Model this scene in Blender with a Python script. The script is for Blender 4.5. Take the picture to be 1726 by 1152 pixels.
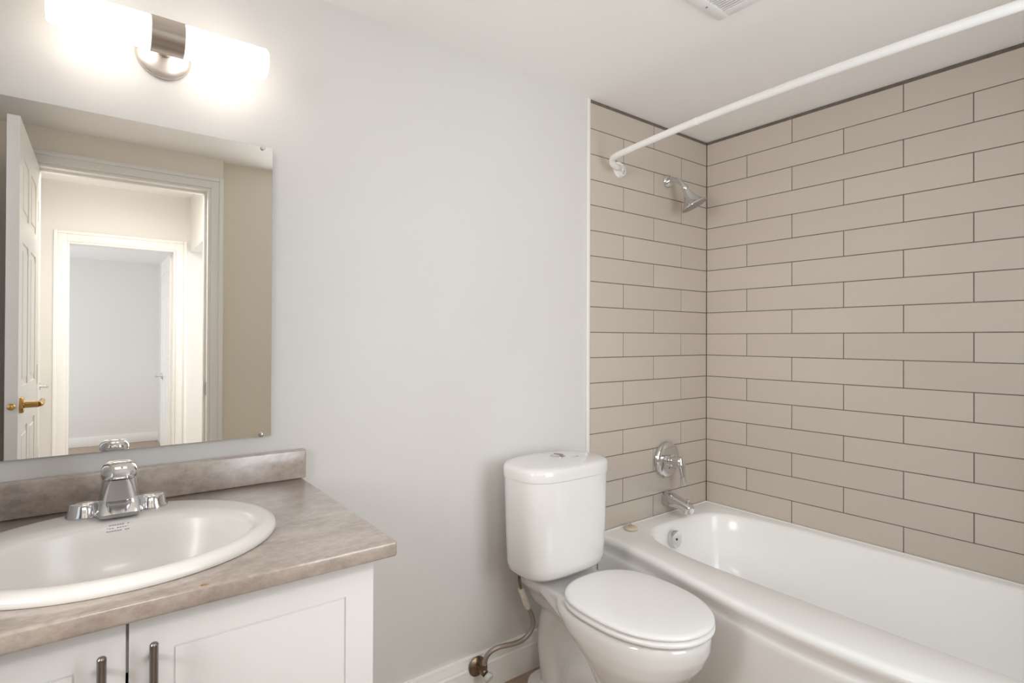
import bpy, bmesh, math, random
from mathutils import Vector, Matrix
random.seed(7)
PI = math.pi
scene = bpy.context.scene
COL = scene.collection
for o in list(bpy.data.objects):
    bpy.data.objects.remove(o)

# ------------------------------------------------------------------ camera
cam_d = bpy.data.cameras.new('camera')
cam = bpy.data.objects.new('camera', cam_d)
COL.objects.link(cam)
yaw, pitch, roll = 0.6509, 0.0058, 0.0038
fw = Vector((math.sin(yaw)*math.cos(pitch), math.cos(yaw)*math.cos(pitch), math.sin(pitch)))
rt = Vector((math.cos(yaw), -math.sin(yaw), 0))
up = rt.cross(fw)
r_ = rt*math.cos(roll)+up*math.sin(roll)
u_ = -rt*math.sin(roll)+up*math.cos(roll)
M = Matrix((r_, u_, -fw)).transposed().to_4x4()
M.translation = Vector((-2.415, -1.588, 1.2135))
cam.matrix_world = M
cam_d.sensor_fit = 'HORIZONTAL'
cam_d.sensor_width = 36.0
cam_d.lens = 931.7/1726*36.0
cam_d.shift_y = -9.09/1726
cam_d.clip_start = 0.02
scene.camera = cam

# ------------------------------------------------------------------ view, world, lights
vs = scene.view_settings
vs.view_transform = 'Standard'
vs.look = 'None'
vs.gamma = 1.0
vs.use_curve_mapping = False
vs.exposure = 0.05
scene.cycles.max_bounces = 12
scene.cycles.diffuse_bounces = 8
scene.cycles.glossy_bounces = 8
scene.cycles.caustics_reflective = False
scene.cycles.caustics_refractive = False
scene.cycles.sample_clamp_indirect = 6.0

world = bpy.data.worlds.new('world')
scene.world = world
world.use_nodes = True
wb = world.node_tree.nodes['Background']
wb.inputs[0].default_value = (0.86, 0.92, 1.0, 1)
wb.inputs[1].default_value = 1.0

LAMP_STRENGTH = 5.2

def area_light(name, loc, rot, sx, sy, power, color):
    d = bpy.data.lights.new(name, 'AREA')
    d.shape = 'RECTANGLE'; d.size = sx; d.size_y = sy
    d.energy = power; d.color = color
    o = bpy.data.objects.new(name, d); COL.objects.link(o)
    o.location = loc; o.rotation_euler = rot
    return o
# added fill through two made-up bathroom windows; daylight of the rooms beyond the hall
P_REAR, P_SIDE, P_HALL, P_BED, P_HALL_FILL = 19.8, 66, 16, 11, 17
area_light('rear_fill_light', (-1.18, -2.02, 1.35), (PI/2, 0, 0), 0.75, 1.45, P_REAR, (0.90, 0.95, 1.0))
area_light('side_fill_light', (-4.2, -1.35, 1.55), (0, -PI/2, 0), 1.3, 0.9, P_SIDE, (1.0, 0.97, 0.93))
area_light('hall_daylight', (-0.58, -3.07, 1.25), (0, PI/2, 0), 1.9, 0.8, P_HALL, (0.92, 0.96, 1.0))
area_light('bedroom_daylight', (-3.5, -4.9, 1.1), (0, -PI/2, 0), 1.6, 1.9, P_BED, (0.92, 0.96, 1.0))
# added unseen fill light under the hall ceiling, without a fixture
area_light('hall_fill_light', (-2.25, -2.3, 2.25), (0, 0, 0), 0.5, 0.5, P_HALL_FILL, (1.0, 0.94, 0.86))

# ------------------------------------------------------------------ materials
def new_mat(name):
    m = bpy.data.materials.new(name); m.use_nodes = True
    b = m.node_tree.nodes['Principled BSDF']
    return m, m.node_tree, b

def mat(name, color, rough=0.5, metal=0.0, bump=0.0, bscale=40.0, var=0.0, vscale=6.0, coat=0.0, spec=0.5):
    m, nt, b = new_mat(name)
    N, L = nt.nodes, nt.links
    b.inputs['Base Color'].default_value = (*color, 1)
    b.inputs['Roughness'].default_value = rough
    b.inputs['Metallic'].default_value = metal
    b.inputs['Specular IOR Level'].default_value = spec
    if coat:
        b.inputs['Coat Weight'].default_value = coat
        b.inputs['Coat Roughness'].default_value = 0.05
    if var or bump:
        tc = N.new('ShaderNodeTexCoord')
    if var:
        n = N.new('ShaderNodeTexNoise'); n.inputs['Scale'].default_value = vscale; n.inputs['Detail'].default_value = 6
        L.new(tc.outputs['Object'], n.inputs['Vector'])
        r = N.new('ShaderNodeValToRGB')
        r.color_ramp.elements[0].position = 0.3; r.color_ramp.elements[1].position = 0.7
        r.color_ramp.elements[0].color = (*[c*(1-var) for c in color], 1)
        r.color_ramp.elements[1].color = (*[min(1, c*(1+var)) for c in color], 1)
        L.new(n.outputs['Fac'], r.inputs['Fac']); L.new(r.outputs['Color'], b.inputs['Base Color'])
    if bump:
        n2 = N.new('ShaderNodeTexNoise'); n2.inputs['Scale'].default_value = bscale; n2.inputs['Detail'].default_value = 4
        L.new(tc.outputs['Object'], n2.inputs['Vector'])
        bp = N.new('ShaderNodeBump'); bp.inputs['Strength'].default_value = bump; bp.inputs['Distance'].default_value = 0.002
        L.new(n2.outputs['Fac'], bp.inputs['Height']); L.new(bp.outputs['Normal'], b.inputs['Normal'])
    return m

M_WALL = mat('wall_paint', (0.68, 0.67, 0.66), 0.45, bump=0.12, bscale=55, var=0.012, vscale=3)
M_WALL_LAMPLIT = mat('lamplit_wall_paint', (0.84, 0.79, 0.715), 0.5, bump=0.1, bscale=55)  # door wall: wall paint brightened and warmed, lamp light put into the colour
M_RECESS_LAMPLIT = mat('lamplit_recess_paint', (0.79, 0.75, 0.635), 0.5, bump=0.1, bscale=55)  # beige recess wall, lightened so the colour carries the lamp's light
M_CEIL = mat('ceiling_paint', (0.91, 0.90, 0.89), 0.6, bump=0.1, bscale=45)
M_HALL = mat('hall_paint', (0.74, 0.73, 0.71), 0.55, bump=0.08, bscale=55)
M_TRIM = mat('trim_paint', (0.85, 0.845, 0.83), 0.3, bump=0.05, bscale=30)
M_DOOR = mat('door_paint', (0.84, 0.83, 0.81), 0.28, bump=0.04, bscale=20)
M_CAB = mat('cabinet_white', (0.79, 0.79, 0.795), 0.35, bump=0.03, bscale=60)
M_DARK = mat('dark_gap', (0.03, 0.028, 0.026), 0.7, bump=0.05)
M_PORC = mat('porcelain', (0.765, 0.76, 0.752), 0.09, coat=0.5, var=0.006, vscale=4)
M_SINK = mat('sink_glaze', (0.80, 0.785, 0.76), 0.27, coat=0.12, var=0.006, vscale=4)
M_SEAT = mat('seat_plastic', (0.83, 0.83, 0.825), 0.18, var=0.006, vscale=4)
M_TUB = mat('tub_enamel', (0.92, 0.92, 0.915), 0.2, coat=0.1, var=0.006, vscale=3)
M_CHROME = mat('chrome', (0.70, 0.70, 0.71), 0.07, 1.0, bump=0.01, bscale=15)
M_NICKEL = mat('brushed_nickel', (0.50, 0.45, 0.41), 0.32, 1.0, bump=0.03, bscale=120)
M_PLATE = mat('satin_nickel_plate', (0.80, 0.745, 0.70), 0.42, 1.0, bump=0.02, bscale=120)
M_PULL = mat('dark_pull', (0.34, 0.31, 0.29), 0.25, 1.0, bump=0.02, bscale=80)
M_BRASS = mat('brass', (0.55, 0.36, 0.13), 0.22, 1.0, bump=0.03, bscale=60)
M_RUST = mat('tarnished_metal', (0.28, 0.20, 0.14), 0.35, 0.9, bump=0.3, bscale=60, var=0.5, vscale=40)
M_BRAID = mat('braided_steel', (0.42, 0.37, 0.33), 0.38, 0.9, bump=0.6, bscale=500)
M_TAG = mat('paper_tag', (0.72, 0.68, 0.62), 0.7, bump=0.2, var=0.1, vscale=60)
M_CLEAR = mat('clear_knob', (0.62, 0.61, 0.58), 0.15, bump=0.05)
M_ROD = mat('rod_white', (0.82, 0.81, 0.80), 0.22, bump=0.02)
M_RUBBER = mat('stopper_rubber', (0.66, 0.58, 0.44), 0.5, bump=0.1, var=0.06, vscale=60)
M_INK = mat('grey_ink', (0.42, 0.43, 0.48), 0.5, bump=0.02)
M_CHIP = mat('chipped_laminate', (0.33, 0.20, 0.10), 0.8, bump=0.3, var=0.25, vscale=200)
M_GRILLE = mat('grille_plastic', (0.84, 0.84, 0.83), 0.35, bump=0.03)
M_CAULK = mat('caulk', (0.80, 0.79, 0.77), 0.5, bump=0.3, bscale=80)

# ceramic tile: every tile a slightly different shade
def tile_mat():
    m, nt, b = new_mat('glazed_tile'); N, L = nt.nodes, nt.links
    g = N.new('ShaderNodeNewGeometry')
    r = N.new('ShaderNodeValToRGB')
    r.color_ramp.elements[0].color = (0.545, 0.485, 0.43, 1)
    r.color_ramp.elements[1].color = (0.575, 0.515, 0.455, 1)
    L.new(g.outputs['Random Per Island'], r.inputs['Fac'])
    L.new(r.outputs['Color'], b.inputs['Base Color'])
    b.inputs['Roughness'].default_value = 0.22
    tc = N.new('ShaderNodeTexCoord'); n = N.new('ShaderNodeTexNoise')
    n.inputs['Scale'].default_value = 9
    L.new(tc.outputs['Object'], n.inputs['Vector'])
    bp = N.new('ShaderNodeBump'); bp.inputs['Strength'].default_value = 0.06; bp.inputs['Distance'].default_value = 0.004
    L.new(n.outputs['Fac'], bp.inputs['Height']); L.new(bp.outputs['Normal'], b.inputs['Normal'])
    return m
M_TILE = tile_mat()
M_GROUT = mat('grout', (0.16, 0.135, 0.115), 0.85, bump=0.4, bscale=150, var=0.15, vscale=30)

# stone-look laminate of the counter
def laminate():
    m, nt, b = new_mat('stone_laminate'); N, L = nt.nodes, nt.links
    tc = N.new('ShaderNodeTexCoord')
    n1 = N.new('ShaderNodeTexNoise'); n1.inputs['Scale'].default_value = 13; n1.inputs['Detail'].default_value = 10; n1.inputs['Roughness'].default_value = 0.66
    n2 = N.new('ShaderNodeTexNoise'); n2.inputs['Scale'].default_value = 70; n2.inputs['Detail'].default_value = 8; n2.inputs['Roughness'].default_value = 0.7
    mp = N.new('ShaderNodeMapping'); mp.inputs['Scale'].default_value = (0.8, 1.3, 1.0)
    L.new(tc.outputs['Object'], mp.inputs['Vector'])
    L.new(mp.outputs['Vector'], n1.inputs['Vector']); L.new(mp.outputs['Vector'], n2.inputs['Vector'])
    mx = N.new('ShaderNodeMix'); mx.data_type = 'FLOAT'; mx.inputs[0].default_value = 0.38
    L.new(n1.outputs['Fac'], mx.inputs[2]); L.new(n2.outputs['Fac'], mx.inputs[3])
    r = N.new('ShaderNodeValToRGB')
    e = r.color_ramp.elements
    e[0].position = 0.34; e[0].color = (0.255, 0.208, 0.18, 1)
    e[1].position = 0.66; e[1].color = (0.55, 0.475, 0.42, 1)
    k = e.new(0.5); k.color = (0.405, 0.342, 0.30, 1)
    L.new(mx.outputs[0], r.inputs['Fac']); L.new(r.outputs['Color'], b.inputs['Base Color'])
    b.inputs['Roughness'].default_value = 0.3
    b.inputs['Coat Weight'].default_value = 1.0; b.inputs['Coat Roughness'].default_value = 0.18; b.inputs['Coat IOR'].default_value = 1.6
    return m
M_LAM = laminate()

def floor_mat():
    m, nt, b = new_mat('floor_vinyl'); N, L = nt.nodes, nt.links
    tc = N.new('ShaderNodeTexCoord')
    br = N.new('ShaderNodeTexBrick')
    br.inputs['Scale'].default_value = 1.0
    br.inputs['Brick Width'].default_value = 0.9; br.inputs['Row Height'].default_value = 0.15
    br.inputs['Mortar Size'].default_value = 0.002
    br.inputs['Color1'].default_value = (0.40, 0.29, 0.21, 1); br.inputs['Color2'].default_value = (0.46, 0.345, 0.255, 1)
    br.inputs['Mortar'].default_value = (0.16, 0.11, 0.08, 1)
    L.new(tc.outputs['Object'], br.inputs['Vector'])
    mp = N.new('ShaderNodeMapping'); mp.inputs['Scale'].default_value = (3, 40, 1)
    n = N.new('ShaderNodeTexNoise'); n.inputs['Scale'].default_value = 2; n.inputs['Detail'].default_value = 8
    L.new(tc.outputs['Object'], mp.inputs['Vector']); L.new(mp.outputs['Vector'], n.inputs['Vector'])
    mx = N.new('ShaderNodeMix'); mx.data_type = 'RGBA'; mx.blend_type = 'MULTIPLY'; mx.inputs[0].default_value = 0.35
    L.new(br.outputs['Color'], mx.inputs[6]); L.new(n.outputs['Color'], mx.inputs[7])
    L.new(mx.outputs[2], b.inputs['Base Color'])
    b.inputs['Roughness'].default_value = 0.4
    return m
M_FLOOR = floor_mat()

def lamp_glass():
    m, nt, b = new_mat('frosted_lamp_glass')
    b.inputs['Base Color'].default_value = (0.9, 0.89, 0.86, 1)
    b.inputs['Roughness'].default_value = 0.3
    b.inputs['Emission Color'].default_value = (1.0, 0.90, 0.79, 1)
    b.inputs['Emission Strength'].default_value = LAMP_STRENGTH
    return m
M_LAMP = lamp_glass()

def mirror_mat():
    m, nt, b = new_mat('mirror_silver')
    b.inputs['Base Color'].default_value = (0.96, 0.95, 0.92, 1)
    b.inputs['Metallic'].default_value = 1.0
    b.inputs['Roughness'].default_value = 0.0
    return m
M_MIRROR = mirror_mat()
M_EDGE = mat('glass_edge', (0.62, 0.66, 0.62), 0.2, bump=0.02)

# ------------------------------------------------------------------ mesh helpers
class MB:
    """collects vertices and faces of one mesh, in world coordinates"""
    def __init__(s): s.v = []; s.f = []
    def add(s, verts, faces):
        k = len(s.v); s.v += [tuple(p) for p in verts]; s.f += [[i+k for i in f] for f in faces]
        return s
    def box(s, a, b, bev=0.0, seg=2):
        bm = bmesh.new(); bmesh.ops.create_cube(bm, size=1)
        lo = [min(a[i], b[i]) for i in range(3)]; hi = [max(a[i], b[i]) for i in range(3)]
        for v in bm.verts:
            v.co = Vector([lo[i]+(v.co[i]+0.5)*(hi[i]-lo[i]) for i in range(3)])
        if bev:
            bmesh.ops.bevel(bm, geom=list(bm.edges), offset=bev, segments=seg, affect='EDGES', profile=0.5)
        bm.verts.ensure_lookup_table(); bm.verts.index_update()
        s.add([v.co[:] for v in bm.verts], [[v.index for v in f.verts] for f in bm.faces]); bm.free()
        return s
    def loft(s, rings, cap0=True, cap1=True, closed=True):
        n = len(rings[0]); k = len(s.v)
        for r in rings: s.v += [tuple(p) for p in r]
        for i in range(len(rings)-1):
            for j in range(n if closed else n-1):
                a = k+i*n+j; b = k+i*n+(j+1) % n
                s.f.append([a, b, b+n, a+n])
        if cap0: s.f.append([k+j for j in range(n)][::-1])
        if cap1: s.f.append([k+(len(rings)-1)*n+j for j in range(n)])
        return s
    def lathe(s, prof, origin, axis, n=48, cap0=True, cap1=True):
        """prof: (radius, distance along axis)"""
        ax = Vector(axis).normalized()
        t = Vector((0, 0, 1)) if abs(ax.z) < 0.9 else Vector((1, 0, 0))
        e1 = ax.cross(t).normalized(); e2 = ax.cross(e1)
        o = Vector(origin)
        rings = [[o+ax*h+(e1*math.cos(2*PI*j/n)+e2*math.sin(2*PI*j/n))*r for j in range(n)] for r, h in prof]
        return s.loft(rings, cap0, cap1)
    def tube(s, path, rad, n=20, caps=True):
        P = [Vector(p) for p in path]
        R = rad if isinstance(rad, (list, tuple)) else [rad]*len(P)
        rings = []; prev = None
        for i, p in enumerate(P):
            d = (P[min(i+1, len(P)-1)]-P[max(i-1, 0)]).normalized()
            if prev is None:
                t = Vector((0, 0, 1)) if abs(d.z) < 0.9 else Vector((1, 0, 0))
                e1 = d.cross(t).normalized()
            else:
                e1 = (prev-d*prev.dot(d)).normalized()
            prev = e1; e2 = d.cross(e1)
            rings.append([p+(e1*math.cos(2*PI*j/n)+e2*math.sin(2*PI*j/n))*R[i] for j in range(n)])
        return s.loft(rings, caps, caps)
    def prism(s, pts, axis, d0, d1):
        """2D outline extruded along an axis; pts are the other two coordinates in order"""
        def put(p, d):
            q = list(p); q.insert(axis, d); return q
        return s.loft([[put(p, d0) for p in pts], [put(p, d1) for p in pts]])

def build(name, mb, m, parent=None, smooth=True, angle=35, mods=None):
    me = bpy.data.meshes.new(name)
    off = Vector((0, 0, 0)); q = parent
    while q is not None:
        off += q.location; q = q.parent
    me.from_pydata([Vector(v)-off for v in mb.v], [], mb.f)
    bm = bmesh.new(); bm.from_mesh(me)
    bmesh.ops.recalc_face_normals(bm, faces=bm.faces)
    bm.to_mesh(me); bm.free()
    me.materials.append(m)
    o = bpy.data.objects.new(name, me); COL.objects.link(o)
    if parent is not None: o.parent = parent
    if smooth:
        me.polygons.foreach_set('use_smooth', [True]*len(me.polygons))
        me.set_sharp_from_angle(angle=math.radians(angle))
    for kind, kw in (mods or []):
        md = o.modifiers.new(kind.lower(), kind)
        for a, b in kw.items(): setattr(md, a, b)
    return o

def tag(o, label, cat, group=None):
    o['label'] = label; o['category'] = cat
    if group: o['group'] = group
    return o
def thing(name, label, cat, loc, group=None):
    o = bpy.data.objects.new(name, None); COL.objects.link(o)
    o.empty_display_size = 0.05; o.location = loc
    return tag(o, label, cat, group)
def struct(name, mb, m, parent=None, **k):
    o = build(name, mb, m, parent, **k)
    if parent is None: o['kind'] = 'structure'
    return o

def catmull(P, n=8):
    P = [Vector(p) for p in P]; out = []
    for i in range(len(P)-1):
        a = P[max(i-1, 0)]; b = P[i]; c = P[i+1]; d = P[min(i+2, len(P)-1)]
        for k in range(n):
            t = k/n
            out.append(0.5*((2*b)+(c-a)*t+(2*a-5*b+4*c-d)*t*t+(3*b-a-3*c+d)*t**3))
    out.append(P[-1]); return out

def sup(cx, cy, a, bback, bfront, z, n=2.0, nf=None, N=96):
    """closed outline: half width a, depth to the back (+y) and to the front (-y), superellipse exponents"""
    nf = nf or n; out = []
    for j in range(N):
        t = 2*PI*j/N; c, s = math.cos(t), math.sin(t)
        e = n if s > 0 else nf; b = bback if s > 0 else bfront
        out.append((cx+a*math.copysign(abs(c)**(2/e), c), cy+b*math.copysign(abs(s)**(2/e), s), z))
    return out

def cut(obj, mb):
    """cuts a shape out of a mesh and leaves nothing else behind"""
    c = build('cutter', mb, M_DARK, smooth=False)
    md = obj.modifiers.new('cut', 'BOOLEAN'); md.operation = 'DIFFERENCE'; md.object = c; md.solver = 'EXACT'
    dg = bpy.context.evaluated_depsgraph_get(); dg.update()
    me = bpy.data.meshes.new_from_object(obj.evaluated_get(dg))
    obj.modifiers.clear(); old = obj.data; obj.data = me
    bpy.data.meshes.remove(old)
    cm = c.data; bpy.data.objects.remove(c); bpy.data.meshes.remove(cm)

# ------------------------------------------------------------------ the setting
CEIL = 2.189
XL, XE = -2.83, 0.0           # left wall and tiled long wall
YD, YR = -1.78, -1.84         # door wall and the recess beside it
ROW = 0.1035; ZT = 2.175      # tile course height and top of the tiling

struct('floor', MB().box((XL-0.4, -7.0, -0.1), (0.25, 0.12, 0.0)), M_FLOOR, smooth=False)
struct('ceiling', MB().box((XL-0.1, YR-0.1, CEIL), (0.12, 0.12, CEIL+0.1)), M_CEIL, smooth=False)
wb_ = struct('wall_back', MB().box((XL-0.1, 0.006, 0), (0.12, 0.12, CEIL)), M_WALL, smooth=False)
wr_ = struct('wall_right', MB().box((0.012, YR-0.1, 0), (0.12, 0.006, CEIL)), M_WALL, smooth=False)
LY0, LY1, LZ0, LZ1 = -1.10, -0.64, 0.90, 2.05
wl = MB().box((XL-0.1, YD-0.1, 0), (XL, LY0, CEIL)).box((XL-0.1, LY1, 0), (XL, 0.006, CEIL)).box((XL-0.1, LY0, 0), (XL, LY1, LZ0)).box((XL-0.1, LY0, LZ1), (XL, LY1, CEIL))
struct('wall_left', wl, M_WALL, smooth=False)
wn = MB()
for a, b in ((LY0, LY0+0.03), (LY1-0.03, LY1)): wn.box((XL-0.08, a, LZ0+0.03), (XL-0.04, b, LZ1-0.03), 0.003)
for a, b in ((LZ0, LZ0+0.03), (LZ1-0.03, LZ1)): wn.box((XL-0.08, LY0, a), (XL-0.04, LY1, b), 0.003)
struct('added_window_2', wn, M_TRIM)  # made-up opening, added to let the side fill light in
OPX0, OPX1, OPZ = -2.625, -1.905, 2.022
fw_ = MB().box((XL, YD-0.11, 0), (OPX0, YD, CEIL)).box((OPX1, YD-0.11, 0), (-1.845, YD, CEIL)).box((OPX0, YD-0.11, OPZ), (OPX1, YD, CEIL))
struct('wall_front', fw_, M_WALL_LAMPLIT, smooth=False)
WX0, WX1, WZ0, WZ1 = -1.53, -0.83, 0.62, 2.05
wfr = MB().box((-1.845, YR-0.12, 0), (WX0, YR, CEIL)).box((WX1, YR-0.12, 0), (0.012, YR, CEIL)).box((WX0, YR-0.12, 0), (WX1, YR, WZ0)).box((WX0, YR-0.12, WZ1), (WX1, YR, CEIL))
struct('wall_front_recess', wfr, M_RECESS_LAMPLIT, smooth=False)
wn = MB()
for a, b in ((WX0, WX0+0.045), (WX1-0.045, WX1), (-1.2, -1.16)): wn.box((a, YR-0.09, WZ0), (b, YR-0.05, WZ1), 0.003)
for a, b in ((WZ0, WZ0+0.045), (WZ1-0.045, WZ1)): wn.box((WX0, YR-0.09, a), (WX1, YR-0.05, b), 0.003)
wn.box((WX0-0.02, YR-0.06, WZ0-0.02), (WX1+0.02, YR+0.02, WZ0), 0.003)
struct('added_window_1', wn, M_TRIM)  # made-up opening behind the camera, added for the rear fill light

# tiling: glazed tiles on a grout bed
def tile_rows(starts_a, starts_b, end, thick, place):
    mb = MB(); g = 0.0016
    for k in range(17):
        js = starts_a if k % 2 == 0 else starts_b
        z1 = ZT-k*ROW-(g if k else 0); z0 = max(ZT-(k+1)*ROW+g, 0.4215)
        xs = [0.0]+[j for j in js if j < end-0.02]+[end]
        for i in range(len(xs)-1):
            a = xs[i]+(g if i else 0.0022); b = xs[i+1]-(g if i < len(xs)-2 else 0)
            place(mb, a, b, z0, z1)
    return mb
H = 0.2022; A0 = 0.2044
pv = lambda mb, a, b, z0, z1: mb.box((-b, 0.0055, z0), (-a, 0.0, z1), 0.0012, 2)
bt = tile_rows([A0+H], [A0, A0+2*H], 0.811, 0, pv)
build('tile_surround', bt, M_TILE, wb_, angle=20)
build('grout_bed', MB().box((-0.8105, 0.0058, 0.4212), (-0.0005, 0.0012, 2.1892)), M_GROUT, wb_, smooth=False)
C0, HD = 0.21, 0.207
pr_ = lambda mb, a, b, z0, z1: mb.box((0.0115, -b, z0), (0.0, -a, z1), 0.0012, 2)
rt_ = tile_rows([C0+HD*(2*i+1) for i in range(4)], [C0+HD*2*i for i in range(5)], 1.838, 0, pr_)
build('tile_surround', rt_, M_TILE, wr_, angle=20)
build('grout_bed', MB().box((0.0118, -1.839, 0.4), (0.0012, -0.0005, 2.1892)), M_GROUT, wr_, smooth=False)
# caulk bead in the ceiling joint, lumpy where it was smeared
bead = []
for i in range(60):
    y = -0.02-1.8*i/59
    bead.append((0.001, y, 2.1845+0.0012*math.sin(i*2.7)+0.0008*math.sin(i*7.1)))
build('caulk_joint', MB().tube(bead, [0.0022+0.001*abs(math.sin(i*1.9)) for i in range(60)], 8), M_GROUT, wr_)
struct('trim_1', MB().box((-0.826, 0.006, 0.43), (-0.8105, -0.003, CEIL), 0.003), M_CAULK)

# moulded baseboard along the back wall
prof = [(0.006, 0.0), (-0.015, 0.0), (-0.015, 0.092), (-0.012, 0.098), (-0.012, 0.104), (-0.007, 0.116), (-0.006, 0.128), (0.006, 0.13)]
struct('baseboard_back', MB().prism(prof, 0, -1.97, -0.83), M_TRIM, angle=25)

# casing, jamb and stop of the bathroom doorway
def casing(x0, x1, ztop, y, dirn, w=0.06, t=0.016):
    """frame of boards around an opening, standing out of the wall plane y by t in direction dirn"""
    mb = MB(); y1 = y+dirn*t; ym = y+dirn*t*0.6
    for a, b in ((x0-w, x0), (x1, x1+w)):
        out = a if a < x0 else b-0.022
        i0, i1 = (a+0.022, b) if a < x0 else (a, b-0.022)
        mb.box((i0, y, 0), (i1, ym, ztop+w-0.022), 0.002)
        mb.box((out, y, 0), (out+0.022, y1, ztop+w), 0.004)
    mb.box((x0, y, ztop), (x1, ym, ztop+w-0.022), 0.002)
    mb.box((x0-w+0.022, y, ztop+w-0.022), (x1+w-0.022, y1, ztop+w), 0.004)
    return mb
t2 = struct('trim_2', casing(OPX0, OPX1, OPZ, YD, 1), M_TRIM)
jb = MB().box((OPX0, YD-0.12, 0), (OPX0+0.014, YD+0.004, OPZ), 0.002).box((OPX1-0.014, YD-0.12, 0), (OPX1, YD+0.004, OPZ), 0.002).box((OPX0+0.014, YD-0.12, OPZ-0.014), (OPX1-0.014, YD+0.004, OPZ), 0.002)
jb.box((OPX1-0.026, YD-0.075, 0), (OPX1-0.0135, YD-0.04, OPZ-0.0135), 0.002).box((OPX0+0.014, YD-0.0745, OPZ-0.026), (OPX1-0.026, YD-0.0405, OPZ-0.0135), 0.002)
build('door_jamb', jb, M_TRIM, t2)
sp = MB().box((OPX1-0.0155, YD-0.035, 0.905), (OPX1-0.0135, YD-0.006, 0.975), 0.001)
build('strike_plate', sp, M_CHROME, t2)

# panel doors
def panel_door(mb, w, h, t, put, cols=2):
    """slab with raised panels; put(u, d, z) maps width, depth and height to the place"""
    def bx(u0, u1, d0, d1, z0, z1, bev):
        tmp = MB().box((u0, d0, z0), (u1, d1, z1), bev, 2)
        mb.add([put(*p) for p in tmp.v], tmp.f)
    st, rail = 0.105, 0.11
    bx(0, w, 0.004, t-0.004, 0, h, 0.0)
    for f0, f1 in ((0, 0.004), (t-0.004, t)):
        cs = [(0, st), (w-st, w)] + ([(w/2-0.045, w/2+0.045)] if cols == 2 else [])
        gaps = [(st, w/2-0.045), (w/2+0.045, w-st)] if cols == 2 else [(st, w-st)]
        for a, b in cs: bx(a, b, f0, f1, 0, h, 0.0)
        for a, b in [(0.0, 0.22), (0.86, 1.02), (1.56, 1.66), (h-0.12, h)]:
            for c, d in gaps: bx(c, d, f0, f1, a, b, 0.0)
        us = [(st, w/2-0.045), (w/2+0.045, w-st)] if cols == 2 else [(st, w-st)]
        for (z0, z1) in ((0.22, 0.86), (1.02, 1.56), (1.66, h-0.12)):
            for u0, u1 in us:
                bx(u0+0.028, u1-0.028, f0+(0.0005 if f0 == 0 else -0.001), f1+(0.001 if f0 == 0 else -0.0005), z0+0.028, z1-0.028, 0.0015)
    return mb

HX, HY = -2.612, YD+0.004
ang = math.radians(90.8)
du = Vector((math.cos(ang), math.sin(ang), 0)); dn = Vector((-math.sin(ang), math.cos(ang), 0))
put1 = lambda u, d, z: Vector((HX, HY, 0.01))+du*u+dn*d+Vector((0, 0, z))
d1 = struct('door_1', panel_door(MB(), 0.705, 2.0, 0.036, put1), M_DOOR, smooth=False)
LZ = 0.955
ro = put1(0.64, 0.0, LZ)
hd = MB().lathe([(0.030, 0.0), (0.031, 0.006), (0.027, 0.011), (0.012, 0.013), (0.0115, 0.05), (0.012, 0.052)], ro, -dn, 32)
lev = [ro-dn*0.052, ro-dn*0.058-du*0.015, ro-dn*0.058-du*0.06, ro-dn*0.056-du*0.1+Vector((0, 0, 0.004))]
hd.tube(catmull(lev, 6), 0.0095, 16)
build('lever_handle', hd, M_BRASS, d1)
lb = put1(0.705, 0.018, LZ)
build('door_latch', MB().lathe([(0.012, 0.0), (0.012, 0.002), (0.009, 0.003), (0.0085, 0.010), (0.004, 0.013)], lb, du, 24), M_BRASS, d1)
for z in (0.25, 1.0, 1.75):
    build('hinge', MB().tube([(HX-0.004, HY+0.006, z), (HX-0.004, HY+0.006, z+0.09)], 0.006, 12), M_NICKEL, d1)

# ---- hall and the room beyond, seen in the mirror
HYF = -3.5; HC = 2.33
struct('wall_hall_left', MB().box((-2.82, HYF, 0), (-2.71, YD-0.11, HC)), M_HALL, smooth=False)
F0, F1, FZ = -2.555, -1.885, 1.905
wf = MB().box((-2.82, HYF-0.1, 0), (F0, HYF, HC)).box((F1, HYF-0.1, 0), (-0.6, HYF, HC)).box((F0, HYF-0.1, FZ), (F1, HYF, HC))
struct('wall_hall_far', wf, M_HALL, smooth=False)
struct('wall_hall_header', MB().box((-1.79, HYF, 1.905), (-1.69, -2.65, HC)), M_HALL, smooth=False)
struct('wall_hall_right', MB().box((-1.79, -2.65, 0), (-1.69, YD-0.12, HC)), M_HALL, smooth=False)
struct('wall_hall_near', MB().box((-1.69, -2.65, 0), (-0.6, -2.60, HC)), M_HALL, smooth=False)
struct('wall_hall_upper', MB().box((-2.82, YD-0.12, CEIL), (-1.69, YD-0.11, HC)), M_HALL, smooth=False)
struct('ceiling_hall', MB().box((-2.82, HYF-0.1, HC), (-1.69, YD-0.11, HC+0.1)).box((-1.69, HYF-0.1, HC), (-0.6, -2.60, HC+0.1)), M_CEIL, smooth=False)
t3 = struct('trim_3', casing(F0, F1, FZ, HYF, 1, w=0.075), M_TRIM)
jb = MB().box((F0, HYF-0.11, 0), (F0+0.014, HYF+0.004, FZ), 0.002).box((F1-0.014, HYF-0.11, 0), (F1, HYF+0.004, FZ), 0.002).box((F0+0.014, HYF-0.11, FZ-0.014), (F1-0.014, HYF+0.004, FZ), 0.002)
build('door_jamb', jb, M_TRIM, t3)
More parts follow.
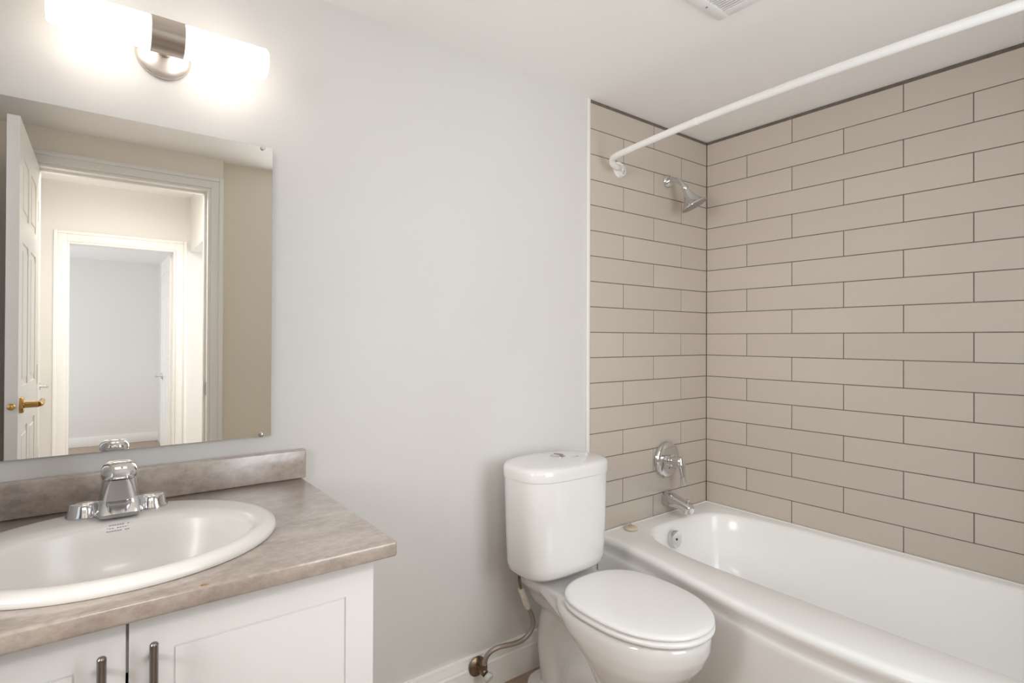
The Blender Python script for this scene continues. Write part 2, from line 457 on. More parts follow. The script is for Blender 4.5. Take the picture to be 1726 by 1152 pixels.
# white door in the left wall of the hall
d2 = struct('door_2', panel_door(MB(), 0.66, 1.9, 0.036, lambda u, d, z: Vector((-2.709+d*0.4, -3.42+u, 0.005+z))), M_DOOR, smooth=False)
q = Vector((-2.694, -3.36, 0.88))
hh = MB().lathe([(0.026, 0), (0.026, 0.007), (0.010, 0.009), (0.010, 0.04)], q, (1, 0, 0), 24)
hh.tube([q+Vector((0.04, 0, 0)), q+Vector((0.045, 0.02, 0)), q+Vector((0.045, 0.1, 0))], 0.008, 12)
build('lever_handle', hh, M_CHROME, d2)
# room beyond
RC, RY = 2.09, -6.2
struct('wall_room_far', MB().box((-3.6, RY-0.1, 0), (-1.6, RY, RC)), M_HALL, smooth=False)
struct('wall_room_right', MB().box((-1.775, RY, 0), (-1.66, HYF-0.1, RC)), M_HALL, smooth=False)
struct('ceiling_room', MB().box((-3.6, RY-0.1, RC), (-1.6, HYF-0.1, RC+0.1)), M_CEIL, smooth=False)
struct('baseboard_far', MB().box((-3.6, RY, 0), (-1.775, RY+0.014, 0.10), 0.003), M_TRIM)
d3 = struct('door_3', panel_door(MB(), 0.66, 1.88, 0.036, lambda u, d, z: Vector((-1.9-d+0.02, HYF-0.115-u, 0.005+z))), M_DOOR, smooth=False)
q = Vector((-1.917, -4.16, 0.88))
hh = MB().lathe([(0.026, 0), (0.026, 0.007), (0.010, 0.009), (0.010, 0.045)], q, (-1, 0, 0), 24)
hh.tube([q+Vector((-0.045, 0, 0)), q+Vector((-0.05, 0.02, 0)), q+Vector((-0.05, 0.1, 0))], 0.008, 12)
build('lever_handle', hh, M_CHROME, d3)

# smoke detector on the hall ceiling
sd = thing('smoke_detector', 'round white smoke detector on the hall ceiling, seen through the doorway in the mirror', 'smoke detector', (-2.262, -3.06, HC))
build('housing', MB().lathe([(0.060, 0), (0.061, 0.012), (0.056, 0.02), (0.050, 0.034), (0.034, 0.042), (0.004, 0.043)], (-2.262, -3.06, HC), (0, 0, -1), 40), M_GRILLE, sd)
sl = MB()
for k in range(10):
    a = 2*PI*k/10
    c = Vector((-2.262+0.0535*math.cos(a), -3.06+0.0535*math.sin(a), HC-0.027))
    tv = Vector((-math.sin(a), math.cos(a), 0)); rv = Vector((math.cos(a), math.sin(a), 0))
    sl.add([c+tv*s*0.011+rv*r*0.002+Vector((0, 0, q*0.003)) for s in (-1, 1) for r in (-1, 1) for q in (-1, 1)],
           [[0, 1, 3, 2], [4, 6, 7, 5], [0, 4, 5, 1], [2, 3, 7, 6], [0, 2, 6, 4], [1, 5, 7, 3]])
build('vent_slots', sl, M_DARK, sd, smooth=False)
build('test_button', MB().lathe([(0.012, 0), (0.012, 0.004), (0.009, 0.005)], (-2.262, -3.06, HC-0.042), (0, 0, -1), 24), M_CLEAR, sd)

# ------------------------------------------------------------------ exhaust fan grille
gx1, gy1, gs = -0.912, -0.642, 0.27
fg = thing('exhaust_fan_grille', 'square white slatted exhaust fan grille on the ceiling', 'vent', (gx1-gs/2, gy1-gs/2, CEIL))
x0, y0 = gx1-gs, gy1-gs; bw = 0.034
fr = MB()
for a, b in (((x0, y0), (gx1, y0+bw)), ((x0, gy1-bw), (gx1, gy1)), ((x0, y0+bw), (x0+bw, gy1-bw)), ((gx1-bw, y0+bw), (gx1, gy1-bw))):
    fr.box((*a, CEIL-0.012), (*b, CEIL), 0.002)
build('frame', fr, M_GRILLE, fg)
n = 19
for k in range(n):
    x = x0+bw+0.006+(gs-2*bw-0.012)*k/(n-1)
    build('slat', MB().box((x-0.0028, y0+bw-0.002, CEIL-0.011), (x+0.0028, gy1-bw+0.002, CEIL-0.002), 0.001), M_GRILLE, fg)
build('backing', MB().box((x0+0.01, y0+0.01, CEIL-0.0015), (gx1-0.01, gy1-0.01, CEIL-0.0005)), mat('grille_shadow_grey', (0.70, 0.69, 0.68), 0.7, bump=0.05), fg, smooth=False)
for sy in (gy1-bw/2, y0+bw/2):
    build('screw', MB().lathe([(0.0035, 0), (0.0035, 0.001), (0.002, 0.0016)], (gx1-0.092, sy, CEIL-0.012), (0, 0, -1), 12), M_NICKEL, fg)

# ------------------------------------------------------------------ vanity light
LX, LY, LZ_ = -2.28, -0.10, 1.905
vl = thing('vanity_light', 'lit wall lamp with two frosted glass tubes above the mirror', 'wall lamp', (LX, 0.006, 1.9))
pl = MB().lathe([(0.058, 0.0), (0.0585, 0.008), (0.056, 0.012), (0.045, 0.019), (0.022, 0.025), (0.016, 0.027)], (LX+0.002, 0.006, 1.905), (0, -1, 0), 56)
build('backplate', pl, M_PLATE, vl)
build('stem', MB().lathe([(0.014, 0.02), (0.014, 0.03), (0.0165, 0.032), (0.0165, 0.038), (0.013, 0.04), (0.013, 0.075)], (LX+0.002, 0.006, 1.905), (0, -1, 0), 32), M_NICKEL, vl)
R = 0.0385
build('sleeve', MB().lathe([(R-0.003, 0), (R, 0.0015), (R, 0.0665), (R-0.003, 0.068)], (LX-0.034, LY, LZ_), (1, 0, 0), 64), M_NICKEL, vl)
g = [(0.034, 0.0), (0.0368, 0.002), (0.0368, 0.172), (0.0355, 0.177), (0.032, 0.180), (0.02, 0.1805)]
for nm, ox, ax in (('glass_shade', LX+0.0335, 1), ('glass_shade', LX-0.0335, -1)):
    build(nm, MB().lathe(g, (ox, LY, LZ_), (ax, 0, 0), 64), M_LAMP, vl)

# ------------------------------------------------------------------ mirror
wm = thing('wall_mirror', 'frameless rectangular wall mirror above the vanity reflecting the doorway', 'mirror', (-2.41, 0.006, 0.95))
MX0, MX1, MZ0, MZ1 = -2.80, -2.027, 0.952, 1.7275
build('mirror_glass', MB().box((MX0, 0.0, MZ0), (MX1, -0.006, MZ1)), M_MIRROR, wm, smooth=False)
build('mirror_backing', MB().box((MX0+0.002, 0.0058, MZ0+0.002), (MX1-0.002, 0.0002, MZ1-0.002)), M_EDGE, wm, smooth=False)
for cx in (-2.052, -2.72):
    for cz, s in ((MZ1, -1), (MZ0, 1)):
        c = MB().lathe([(0.0062, 0), (0.0062, 0.003), (0.005, 0.0048), (0.002, 0.0055)], (cx, -0.006, cz+s*0.004), (0, -1, 0), 24)
        build('mirror_clip', c, M_PULL if s > 0 else M_CLEAR, wm)

# ------------------------------------------------------------------ vanity
CT, CB = 0.827, 0.797
CX0, CX1, CYF = -2.828, -1.945, -0.612
ct = MB().box((CX0, 0.0, CB), (CX1, CYF, CT), 0.005, 3)
ctop = build('countertop', ct, M_LAM, angle=30)
tag(ctop, 'mottled grey-brown stone-look countertop on the white vanity cabinet', 'countertop')
SX, SY = -2.37, -0.335
cut(ctop, MB().loft([sup(SX, SY-0.01, 0.243, 0.20, 0.205, z) for z in (0.75, 0.9)]))
build('backsplash', MB().box((CX0, 0.0055, CT), (CX1+0.008, -0.02, 0.906), 0.004, 3), M_LAM, ctop, angle=30)
ch = MB().loft([[(-2.271+r*0.0065*(1+0.25*math.sin(3*j)), -0.6065+r*0.0035*math.sin(2*PI*j/14)*(1+0.2*math.sin(5*j)), z) if False else
        (-2.271+r*0.0065*math.cos(2*PI*j/14)*(1+0.2*math.sin(3*j)), -0.606+r*0.0035*math.sin(2*PI*j/14)*(1+0.2*math.sin(5*j)), z) for j in range(14)] for r, z in ((1, 0.8255), (1, 0.8273), (0.6, 0.8276))])
build('chip', ch, M_CHIP, ctop)

FY = -0.575                         # face of the cabinet doors
vc = thing('vanity_cabinet', 'white two-door vanity cabinet under the sink', 'cabinet', (-2.37, -0.3, 0))
VX0, VX1 = -2.81, -1.978
cb = MB().box((VX0, 0.0, 0.0), (VX0+0.018, FY+0.02, CB)).box((VX1-0.018, 0.0, 0.0), (VX1, FY+0.02, CB))
cb.box((VX0, 0.0, 0.1), (VX1, FY+0.02, 0.118)).box((VX0, 0.0, 0.1), (VX1, -0.008, CB)).box((VX0, -0.52, 0.0), (VX1, -0.505, 0.1))
cb.box((VX0, FY+0.035, 0.70), (VX1, FY+0.02, CB))
build('body', cb, M_CAB, vc, smooth=False)
def cab_door(x0, x1, z0, z1, hx, gl, gr):
    """slab door with a narrow routed line around its panel"""
    mb = MB(); y1 = FY+0.019; g = 0.003; gt = 0.062
    mb.box((x0, y1, z0), (x1, FY+0.003, z1))
    mb.box((x0, FY+0.003, z0), (gl, FY, z1)).box((gr, FY+0.003, z0), (x1, FY, z1))
    mb.box((gl, FY+0.003, z1-gt), (gr, FY, z1)).box((gl, FY+0.003, z0), (gr, FY, z0+gt))
    mb.box((gl+g, FY+0.003, z0+gt+g), (gr-g, FY, z1-gt-g))
    d = build('door', mb, M_CAB, vc, smooth=False)
    h = MB().tube([(hx, FY-0.03, 0.757), (hx, FY-0.03, 0.755), (hx, FY-0.03, 0.606), (hx, FY-0.03, 0.604)], [0.0045, 0.006, 0.006, 0.0045], 20)
    for z in (0.725, 0.63):
        h.tube([(hx, FY-0.028, z), (hx, FY+0.001, z)], 0.0045, 14)
    build('handle', h, M_PULL, d)
cab_door(-2.3665, VX1, 0.105, 0.792, -2.337, -2.309, -2.032)
cab_door(VX0, -2.3705, 0.105, 0.792, -2.40, -2.756, -2.431)

# ------------------------------------------------------------------ sink
sk = thing('sink', 'oval white drop-in sink set in the countertop', 'sink', (SX, SY, CT))
by = -0.372
rings = [sup(SX, SY, .225, .19, .19, CT-.02), sup(SX, SY, .25, .215, .215, CT+.0005), sup(SX, SY, .2655, .231, .231, CT+.0008),
         sup(SX, SY, .268, .2335, .2335, CT+.006), sup(SX, SY, .265, .2305, .2305, CT+.014), sup(SX, SY, .255, .221, .221, CT+.0195),
         sup(SX, SY, .245, .212, .212, CT+.0205), sup(SX, by+.02, .226, .172, .186, CT+.0185), sup(SX, by, .216, .158, .17, CT+.015),
         sup(SX, by, .211, .152, .165, CT+.006), sup(SX, by, .206, .146, .158, CT-.02), sup(SX, by, .195, .134, .145, CT-.06),
         sup(SX, by, .17, .11, .12, CT-.10), sup(SX, by, .13, .08, .085, CT-.125), sup(SX, by, .07, .05, .05, CT-.137), sup(SX, by, .024, .024, .024, CT-.141)]
build('basin', MB().loft(rings, False, True), M_SINK, sk, angle=60)
build('drain', MB().lathe([(0.021, 0), (0.022, 0.002), (0.017, 0.003), (0.016, 0.001), (0.006, 0.0)], (SX, by, CT-.1405), (0, 0, 1), 32), M_CHROME, sk)
lb = MB()
for k in range(3):
    for i in range(9):
        if (i*3+k*5) % 7 == 0: continue
        x = SX-.018+i*.0043; y = by+.1555-.004*k*.3; z = CT+.0085-.0052*k
        y = by+.1535-.0022*k
        lb.box((x, y-.0002, z), (x+.0032, y+.0012, z+.0021))
build('printed_label', lb, M_INK, sk, smooth=False)

# ------------------------------------------------------------------ faucet
FX, FYC, FZ0 = -2.366, -0.150, CT+0.0195
fa = thing('faucet', 'chrome single-lever faucet on the back ledge of the sink', 'faucet', (FX, FYC, FZ0))
def rr(cx, cy, a, b, z, n=4.0, N=48): return sup(cx, cy, a, b, b, z, n, N=N)
bd = MB().loft([rr(FX, FYC-.004, .041, .034, FZ0), rr(FX, FYC-.004, .041, .034, FZ0+.006), rr(FX, FYC-.004, .037, .034, FZ0+.014), rr(FX, FYC-.006, .0345, .034, FZ0+.035, 3.4),
                rr(FX, FYC-.010, .0310, .034, FZ0+.060, 3), rr(FX, FYC-.012, .0290, .033, FZ0+.074, 2.8)])
build('body', bd, M_CHROME, fa, angle=40)
def spsec(y, a, z0, z1):
    pts = []
    for j in range(32):
        t = 2*PI*j/32; c, s = math.cos(t), math.sin(t)
        pts.append((FX+a*math.copysign(abs(c)**.45, c), y, (z0+z1)/2+(z1-z0)/2*math.copysign(abs(s)**.5, s)))
    return pts
build('spout', MB().loft([spsec(FYC-.015, .034, FZ0+.002, FZ0+.046), spsec(FYC-.034, .0345, FZ0+.002, FZ0+.036), spsec(FYC-.050, .035, FZ0+.002, FZ0+.022), spsec(FYC-.060, .035, FZ0+.002, FZ0+.014), spsec(FYC-.064, .033, FZ0+.004, FZ0+.011)]), M_CHROME, fa, angle=45)
hz = FZ0+.0755
build('lever', MB().loft([rr(FX, FYC-.014, .027, .031, hz, 3), rr(FX, FYC-.018, .0305, .039, hz+.003, 3), rr(FX, FYC-.020, .032, .042, hz+.010, 2.8), rr(FX, FYC-.018, .0315, .040, hz+.019, 2.7),
        rr(FX, FYC-.014, .027, .033, hz+.027, 2.5), rr(FX, FYC-.010, .018, .022, hz+.0320, 2.4), rr(FX, FYC-.008, .004, .005, hz+.0335, 2)]), M_CHROME, fa, angle=50)
for s in (-1, 1):
    cx = FX+s*.058
    c = MB().loft([sup(cx, FYC, .031, .025, .025, FZ0), sup(cx, FYC, .031, .025, .025, FZ0+.004), sup(cx, FYC, .0275, .0225, .0225, FZ0+.009), sup(cx, FYC, .025, .021, .021, FZ0+.024), sup(cx, FYC, .022, .018, .018, FZ0+.027), sup(cx, FYC, .012, .01, .01, FZ0+.028)])
    build('end_cap', c, M_CHROME, fa, angle=40)

# ------------------------------------------------------------------ bathtub
TL = 1.838; RIM = 0.42
tb = thing('bathtub', 'white bow-front bathtub along the tiled wall', 'bathtub', (-0.40, -0.92, 0))
def tub_out(inset, z, N=240):
    out = []
    for j in range(N):
        t = 2*PI*j/N; c, s = math.cos(t), math.sin(t); e = 2/60
        x = -0.381+(0.379-(inset*0.0 if c > 0 else inset))*math.copysign(abs(c)**e, c)
        y = -TL/2-0.001+(TL/2-0.002)*math.copysign(abs(s)**e, s)
        # redistribute along the straight sides
        out.append([x, y, z])
    return out
def rect_ring(x0f, z, inset=0.0, N=60):
    """tub outline: straight back and ends, bowed front; N points to each side"""
    y0, y1 = -0.002, -TL+0.002; xb = -0.004; pts = []
    for i in range(N):                     # front, from the wall corner outwards
        y = y0+(y1-y0)*i/N
        pts.append((x0f-0.116*math.sin(PI*(-y)/TL)**2+inset, y, z))
    for i in range(N//2):                  # far end
        pts.append((x0f+inset+(xb-x0f-inset)*i/(N//2), y1, z))
    for i in range(N): pts.append((xb, y1+(y0-y1)*i/N, z))
    for i in range(N//2): pts.append((xb+(x0f+inset-xb)*i/(N//2), y0, z))
    return pts
def inner_ring(ref, x0, x1, y0, y1, z, n):
    """rounded opening sampled on the rays through the outer outline"""
    cx, cy = (x0+x1)/2, (y0+y1)/2; a, b = abs(x1-x0)/2, abs(y1-y0)/2; out = []
    for p in ref:
        dx, dy = (p[0]-cx), (p[1]-cy)
        k = (abs(dx/a)**n+abs(dy/b)**n)**(-1/n)
        out.append((cx+dx*k, cy+dy*k, z))
    return out
XF = -0.762
ref = rect_ring(XF, RIM)
rings = [rect_ring(XF, 0.0, 0.004), rect_ring(XF, 0.330, 0.001), rect_ring(XF, 0.346, 0.002), rect_ring(XF, 0.352, 0.0045), rect_ring(XF, 0.356, 0.007), rect_ring(XF, 0.366, 0.007), rect_ring(XF, 0.386, 0.002), rect_ring(XF, 0.398, -0.002), rect_ring(XF, 0.410, 0.001), rect_ring(XF, 0.417, 0.007),
         rect_ring(XF, RIM, 0.016), rect_ring(XF, RIM, 0.03),
         inner_ring(ref, -0.685, -0.040, -0.080, -1.76, RIM, 4.5), inner_ring(ref, -0.676, -0.047, -0.087, -1.752, RIM-.004, 4.5), inner_ring(ref, -0.668, -0.054, -0.094, -1.744, RIM-.015, 4.5),
         inner_ring(ref, -0.655, -0.066, -0.105, -1.72, RIM-.08, 4.5), inner_ring(ref, -0.635, -0.085, -0.125, -1.66, RIM-.2, 4.5), inner_ring(ref, -0.615, -0.105, -0.15, -1.60, RIM-.27, 4.2),
         inner_ring(ref, -0.58, -0.14, -0.19, -1.52, RIM-.315, 4), inner_ring(ref, -0.52, -0.2, -0.26, -1.42, RIM-.33, 3.6), inner_ring(ref, -0.40, -0.32, -0.7, -1.0, RIM-.333, 3)]
build('tub_shell', MB().loft(rings, False, True), M_TUB, tb, angle=60)
ov = MB().lathe([(0.036, -0.012), (0.037, 0.004), (0.036, 0.008), (0.033, 0.0095), (0.006, 0.0095)], (-0.405, -0.115, 0.354), (0, -1, 0.12), 40)
ovo = build('overflow_plate', ov, M_CHROME, tb)
build('screw', MB().lathe([(0.005, 0.0), (0.005, 0.001)], (-0.405, -0.125, 0.3552), (0, -1, 0.12), 16), M_DARK, ovo)
build('caulk_line', MB().tube([(-0.76, -0.005, RIM+.0015), (-0.006, -0.005, RIM+.0015), (-0.006, -1.83, RIM+.0015)], 0.0035, 8), M_CAULK, tb)
build('drain', MB().lathe([(0.034, 0), (0.035, 0.002), (0.026, 0.003), (0.022, 0.0)], (-0.372, -0.34, RIM-.3325), (0, 0, 1), 32), M_CHROME, tb)

# stopper left on the rim
st = thing('drain_stopper', 'small cream rubber drain stopper lying on the bathtub rim', 'stopper', (-0.615, -0.05, RIM))
build('plug', MB().lathe([(0.022, 0), (0.027, 0.002), (0.0285, 0.007), (0.025, 0.012), (0.014, 0.016), (0.003, 0.0165)], (-0.615, -0.05, RIM), (0, 0, 1), 32), M_RUBBER, st)
build('pull_ring', MB().tube([(-0.619+0.007*math.cos(2*PI*i/20), -0.05, RIM+0.019+0.006*math.sin(2*PI*i/20)) for i in range(21)], 0.0015, 8), M_NICKEL, st)

# ------------------------------------------------------------------ tub spout, valve, shower
ts = thing('tub_spout', 'chrome tub spout on the tiled wall above the bathtub', 'spout', (-0.318, 0.0, 0.488))
def spring(y, z, a, h): return [(-0.318+a*math.copysign(abs(math.cos(t))**.8, math.cos(t)), y, z+h*math.copysign(abs(math.sin(t))**.8, math.sin(t))) for t in [2*PI*j/32 for j in range(32)]]
build('body', MB().loft([spring(-.0005, .490, .029, .032), spring(-.006, .490, .031, .034), spring(-.03, .490, .030, .032), spring(-.07, .485, .026, .026), spring(-.10, .479, .023, .022), spring(-.125, .472, .021, .021), spring(-.135, .470, .020, .020), spring(-.139, .469, .017, .017)]), M_CHROME, ts, angle=50)
build('nozzle', MB().loft([rr(-.318, -.120, .018, .018, .449, 3, 32), rr(-.318, -.120, .0195, .0195, .451, 3, 32), rr(-.318, -.119, .0205, .0205, .475, 3, 32)]), M_CHROME, ts)
build('diverter_knob', MB().lathe([(0.003, 0), (0.003, 0.012), (0.008, 0.014), (0.0085, 0.018), (0.006, 0.02)], (-.318, -.118, .490), (0, 0, 1), 20), M_CHROME, ts)

sv = thing('shower_valve', 'round chrome shower valve with a single lever above the tub spout', 'valve', (-0.323, 0, 0.668))
build('escutcheon', MB().lathe([(0.080, 0), (0.080, 0.012), (0.077, 0.018), (0.068, 0.0215), (0.02, 0.0235)], (-0.323, -0.0005, 0.668), (0, -1, 0), 64), M_CHROME, sv, angle=50)
build('hub', MB().lathe([(0.026, 0.02), (0.026, 0.040), (0.019, 0.043), (0.019, 0.050), (0.023, 0.053), (0.022, 0.085), (0.017, 0.09)], (-0.323, 0, 0.668), (0, -1, 0), 40), M_CHROME, sv)
def lsec(z, y, a, b): return [(-0.318+a*math.cos(t), y+b*math.sin(t), z) for t in [2*PI*j/24 for j in range(24)]]
build('lever', MB().loft([lsec(.691, -.078, .010, .010), lsec(.686, -.078, .019, .016), lsec(.668, -.080, .022, .019), lsec(.645, -.086, .019, .015), lsec(.61, -.094, .014, .011), lsec(.580, -.101, .011, .008), lsec(.568, -.103, .006, .004)]), M_CHROME, sv)
build('screw', MB().lathe([(0.003, 0.022), (0.003, 0.0245)], (-0.323, 0, 0.632), (0, -1, 0), 12), M_DARK, sv)

sh = thing('overhead_shower', 'chrome bell-shaped shower head on a bent arm from the tiled wall', 'shower head', (-0.31, 0, 1.943))
build('flange', MB().lathe([(0.030, 0), (0.0305, 0.004), (0.026, 0.012), (0.014, 0.016)], (-0.31, -0.0005, 1.943), (0, -1, 0), 36), M_CHROME, sh)
arm = catmull([(-.31, -.005, 1.943), (-.31, -.03, 1.943), (-.31, -.056, 1.935), (-.31, -.076, 1.917), (-.308, -.090, 1.897)], 6)
build('arm', MB().tube(arm, 0.0105, 20), M_CHROME, sh)
hn = Vector((0.27, -0.36, -0.89)).normalized()
build('head', MB().lathe([(0.014, -0.004), (0.0155, 0.0), (0.0155, 0.012), (0.0135, 0.014), (0.0165, 0.022), (0.019, 0.03), (0.024, 0.046), (0.031, 0.062), (0.042, 0.077), (0.055, 0.087), (0.059, 0.090), (0.059, 0.095)], (-.31, -.092, 1.896), hn, 56, cap1=False), M_CHROME, sh, angle=60)
build('spray_face', MB().lathe([(0.059, 0.0935), (0.055, 0.097), (0.02, 0.098)], (-.31, -.092, 1.896), hn, 56), mat('spray_plate', (0.38, 0.37, 0.36), 0.4, 0.7, bump=0.4, bscale=220), sh)

# ------------------------------------------------------------------ curtain rod
rz = 1.938
cr = thing('shower_curtain_rod', 'white curved shower curtain rod across the ceiling above the bathtub', 'curtain rod', (-0.66, 0, rz))
yc = -TL/2
pts = []
for i in range(41):
    y = -0.085+(2*(yc+0.085))*i/40
    pts.append((-0.744-0.092*math.sin(PI*(-y)/TL)**0.7, y, rz+0.002))
p0 = catmull([(-0.655, -0.014, rz-0.002), (-0.672, -0.030, rz-0.008), (-0.706, -0.048, rz-0.018), (-0.742, -0.060, rz-0.014), (-0.757, -0.070, rz-0.004)], 5)
p1 = [(x, -TL-y, z) for x, y, z in p0][::-1]
build('rod', MB().tube(p0+pts+p1, 0.0125, 20), M_ROD, cr)
build('joint_ring', MB().tube([Vector(pts[10])-Vector((0.0003, -0.004, 0)), Vector(pts[10])+Vector((-0.0003, -0.004, 0))], 0.0137, 20), M_ROD, cr)
for s, y in ((-1, 0.0), (1, -TL)):
    ax = (0, s, 0)
    fl = MB().lathe([(0.034, 0.0005), (0.034, 0.003), (0.030, 0.007), (0.012, 0.009), (0.010, 0.02)], (-0.640, y, rz-0.004), ax, 36)
    f = build('flange', fl, M_ROD, cr)
    # hook-shaped cup the rod end drops into
    cup = []
    for a, d0 in ((0.0190, 0.006), (0.0180, 0.024), (0.0150, 0.024), (0.0150, 0.010)):
        cup.append([(-0.640+a*math.cos(t), y+s*d0, rz-0.010+a*math.sin(t)*(1.0 if math.sin(t) > 0 else 1.35)) for t in [2*PI*j/28 for j in range(28)]])
    build('cup', MB().loft(cup, False, True), M_ROD, f)

# ------------------------------------------------------------------ toilet
TX = -1.114
to = thing('toilet', 'white two-piece toilet with closed lid beside the bathtub', 'toilet', (TX, -0.38, 0))
TT = -1.136
def D(a, g, z, nb=2.6, nf=3.3, N=96): return sup(TT, -.158, a, .128-g, .128-g, z, nb, nf, N)
build('tank', MB().loft([D(.143, .040, .436), D(.162, .024, .441), D(.171, .016, .452), D(.175, .013, .475), D(.180, .010, .58), D(.185, .006, .757)]), M_PORC, to, angle=50)
build('tank_lid', MB().loft([D(.184, .007, .7575), D(.188, .003, .7585), D(.189, .002, .763), D(.1885, .002, .785), D(.186, .004, .793), D(.180, .010, .7985), D(.165, .025, .802), D(.06, .09, .804)]), M_PORC, to, angle=60)
BX = TT+.028
fb = build('flush_button', MB().lathe([(0.026, -0.002), (0.0265, 0.002), (0.024, 0.004), (0.0215, 0.0035), (0.0205, 0.0055), (0.006, 0.006)], (BX, -.138, .8032), (0, 0, 1), 40), M_CHROME, to)
build('button_half', MB().loft([[(BX+0.0198*math.cos(t)*k+.0006, -.138+0.0198*math.sin(t)*k, z) for t in [-PI/2+PI*j/20 for j in range(21)]] for k, z in ((1, .8085), (1, .8097), (.9, .8101))]), M_PULL, fb)
# maker's mark beside the button: a dot and a few faint letters
mk = MB().lathe([(0.0035, 0), (0.0035, 0.0004)], (TX+.034, -.182, .8042), (0, 0, 1), 16)
build('printed_mark', mk, M_INK, to)
lt = MB()
for i, (w, h) in enumerate(((.003, .004), (.003, .003), (.003, .004), (.0025, .003), (.003, .003), (.003, .004))):
    x = TX+.043+i*.0042
    lt.box((x, -.183, .8036), (x+.0008, -.183+h, .8047)).box((x, -.183, .8036), (x+w*.8, -.1822, .8047))
build('printed_lettering', lt, mat('faint_ink', (0.55, 0.55, 0.55), 0.5, bump=0.02), to, smooth=False)

# bowl with deck, pedestal and trapway, fused into one skin
def B(a, yb, yf, z, nb=3.0, nf=2.15): 
    cy = yb-(yb-yf)*0.5
    return sup(TX-.004, cy, a, yb-cy, cy-yf, z, nb, nf, 72)
bw_ = MB().loft([B(.100, -.36, -.555, 0.0, 4, 2.4), B(.098, -.37, -.552, .02, 4, 2.4), B(.090, -.40, -.535, .05, 3.5, 2.3), B(.088, -.42, -.535, .09), B(.098, -.43, -.56, .14), B(.122, -.43, -.61, .20),
               B(.150, -.40, -.662, .26), B(.168, -.345, -.70, .31), B(.176, -.285, -.718, .35), B(.177, -.25, -.722, .385), B(.172, -.252, -.716, .402)])
deck = lambda a, yb, yf, z: sup(TX-.002, (yb+yf)/2, a, (yb-yf)/2, (yb-yf)/2, z, 6, 6, 72)
bw_.loft([deck(.07, -.08, -.36, .30), deck(.092, -.065, -.38, .345), deck(.118, -.05, -.40, .378), deck(.124, -.05, -.40, .400), deck(.119, -.055, -.395, .408)])
# trapway: up from the bowl, over, down and forward along both flanks
trap = catmull([(TX, -.40, .24), (TX, -.33, .30), (TX, -.26, .325), (TX, -.19, .30), (TX, -.152, .235), (TX, -.145, .16), (TX, -.155, .09), (TX, -.17, .02)], 6)
bw_.tube(trap, [0.068]*len(trap), 28)
trap2 = catmull([(TX, -.46, .12), (TX, -.41, .150), (TX, -.355, .158), (TX, -.305, .125), (TX, -.285, .07), (TX, -.285, .02)], 6)
bw_.tube(trap2, [0.080]*len(trap2), 28)
for sg in (-1, 1):      # raised ribs from the deck down the flanks
    rib = catmull([(TX+sg*.112, -.20, .392), (TX+sg*.112, -.29, .352), (TX+sg*.106, -.385, .290), (TX+sg*.098, -.440, .215), (TX+sg*.090, -.475, .13), (TX+sg*.086, -.49, .03)], 6)
    bw_.tube(rib, [0.016]*len(rib), 14)
bw_.loft([sup(TX, -.30, a, .24, .20, z, 4, 4, 72) for a, z in ((.112, 0.0), (.111, .016), (.096, .030))])
bw_.box((TX-.050, -.12, .02), (TX+.050, -.46, .36))
bo = build('bowl', bw_, M_PORC, to, angle=180, mods=[('REMESH', dict(mode='VOXEL', voxel_size=0.006, use_smooth_shade=True)), ('SMOOTH', dict(factor=0.5, iterations=8))])
# seat ring and lid
def S(g, z, N=96):
    out = []
    for j in range(N):
        t = 2*PI*j/N; c, s = math.cos(t), math.sin(t)
        if s > 0: x = (.178-g)*math.copysign(abs(c)**(2/2.6), c); y = -.505+(.222-g)*abs(s)**(2/3.4); x *= 1-0.13*abs(s)**2.5
        else: x = (.178-g)*math.copysign(abs(c)**(2/2.1), c); y = -.505-(.228-g)*abs(s)**(2/2.1)
        out.append((TX-.003+x, y, z))
    return out
build('seat', MB().loft([S(.035, .4085), S(.005, .409), S(.001, .4115), S(.0, .415), S(.0, .4195), S(.003, .4235), S(.035, .4242)]), M_SEAT, to, angle=60)
build('seat_lid', MB().loft([S(.035, .4278), S(.005, .4282), S(.001, .4315), S(.0015, .436), S(.006, .4405), S(.016, .443), S(.06, .4455), S(.15, .4465)]), M_SEAT, to, angle=60)
build('bolt_cap', MB().lathe([(0.014, 0), (0.013, 0.012), (0.008, 0.017), (0.002, 0.018)], (TX-.095, -.30, .020), (0, 0, 1), 20), M_PORC, to)

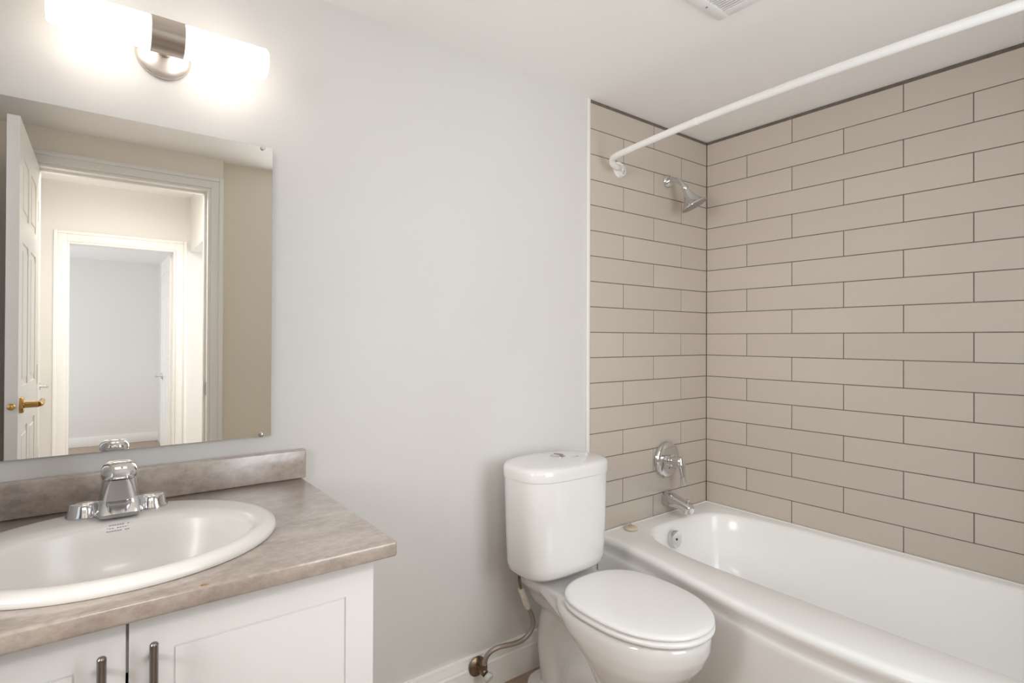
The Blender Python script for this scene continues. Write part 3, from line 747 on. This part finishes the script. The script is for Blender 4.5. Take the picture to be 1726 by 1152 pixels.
# ------------------------------------------------------------------ water supply
vx, vy, vz = -1.358, -0.055, 0.098
sv2 = thing('shutoff_valve', 'tarnished shutoff valve with a clear knob on the baseboard', 'valve', (vx, -0.015, vz))
build('escutcheon', MB().lathe([(0.033, 0.0005), (0.033, 0.004), (0.027, 0.010), (0.012, 0.014)], (vx-.004, -0.015, vz+.002), (0, -1, 0), 32), M_RUST, sv2)
vb = MB().lathe([(0.0085, 0), (0.0085, 0.03), (0.0115, 0.032), (0.0115, 0.05), (0.009, 0.052)], (vx-.004, -0.016, vz), (0, -1, 0), 20)
vb.tube([(vx, vy, vz-.004), (vx, vy, vz+.024)], 0.0095, 16)
build('body', vb, M_RUST, sv2)
build('knob', MB().lathe([(0.006, 0), (0.015, 0.004), (0.0175, 0.008), (0.0175, 0.016), (0.013, 0.02), (0.004, 0.021)], (vx, vy-.010, vz-.006), (0.15, -0.9, -0.35), 8), M_CLEAR, sv2)

hs = thing('water_supply_hose', 'braided steel hose curving from the shutoff valve up to the toilet tank', 'hose', (vx, vy, vz+.024))
hp = [(-1.358, -.055, .122), (-1.354, -.060, .148), (-1.338, -.069, .168), (-1.308, -.077, .175), (-1.268, -.083, .172), (-1.228, -.088, .173), (-1.197, -.093, .190), (-1.184, -.098, .218), (-1.190, -.1, .252), (-1.209, -.1, .290)]
build('braided_tube', MB().tube(catmull(hp, 8), 0.0082, 16), M_BRAID, hs)
build('tag', MB().tube([(-1.206, -.1, .284), (-1.213, -.1, .297), (-1.240, -.1, .362)], [0.0085, 0.011, 0.011], 12), M_TAG, hs)
build('inlet_stem', MB().tube([(-1.238, -.1, .357), (-1.247, -.102, .385), (-1.250, -.104, .437)], [0.005, 0.005, 0.005], 12), M_RUST, hs)
build('coupling_nut', MB().lathe([(0.014, 0), (0.0145, 0.003), (0.0145, 0.012), (0.012, 0.015)], (-1.250, -.104, .422), (0, 0, 1), 8), M_RUST, hs)
build('crimp_collar', MB().tube([(-1.358, -.055, .121), (-1.358, -.055, .134)], 0.0088, 16), M_NICKEL, hs)
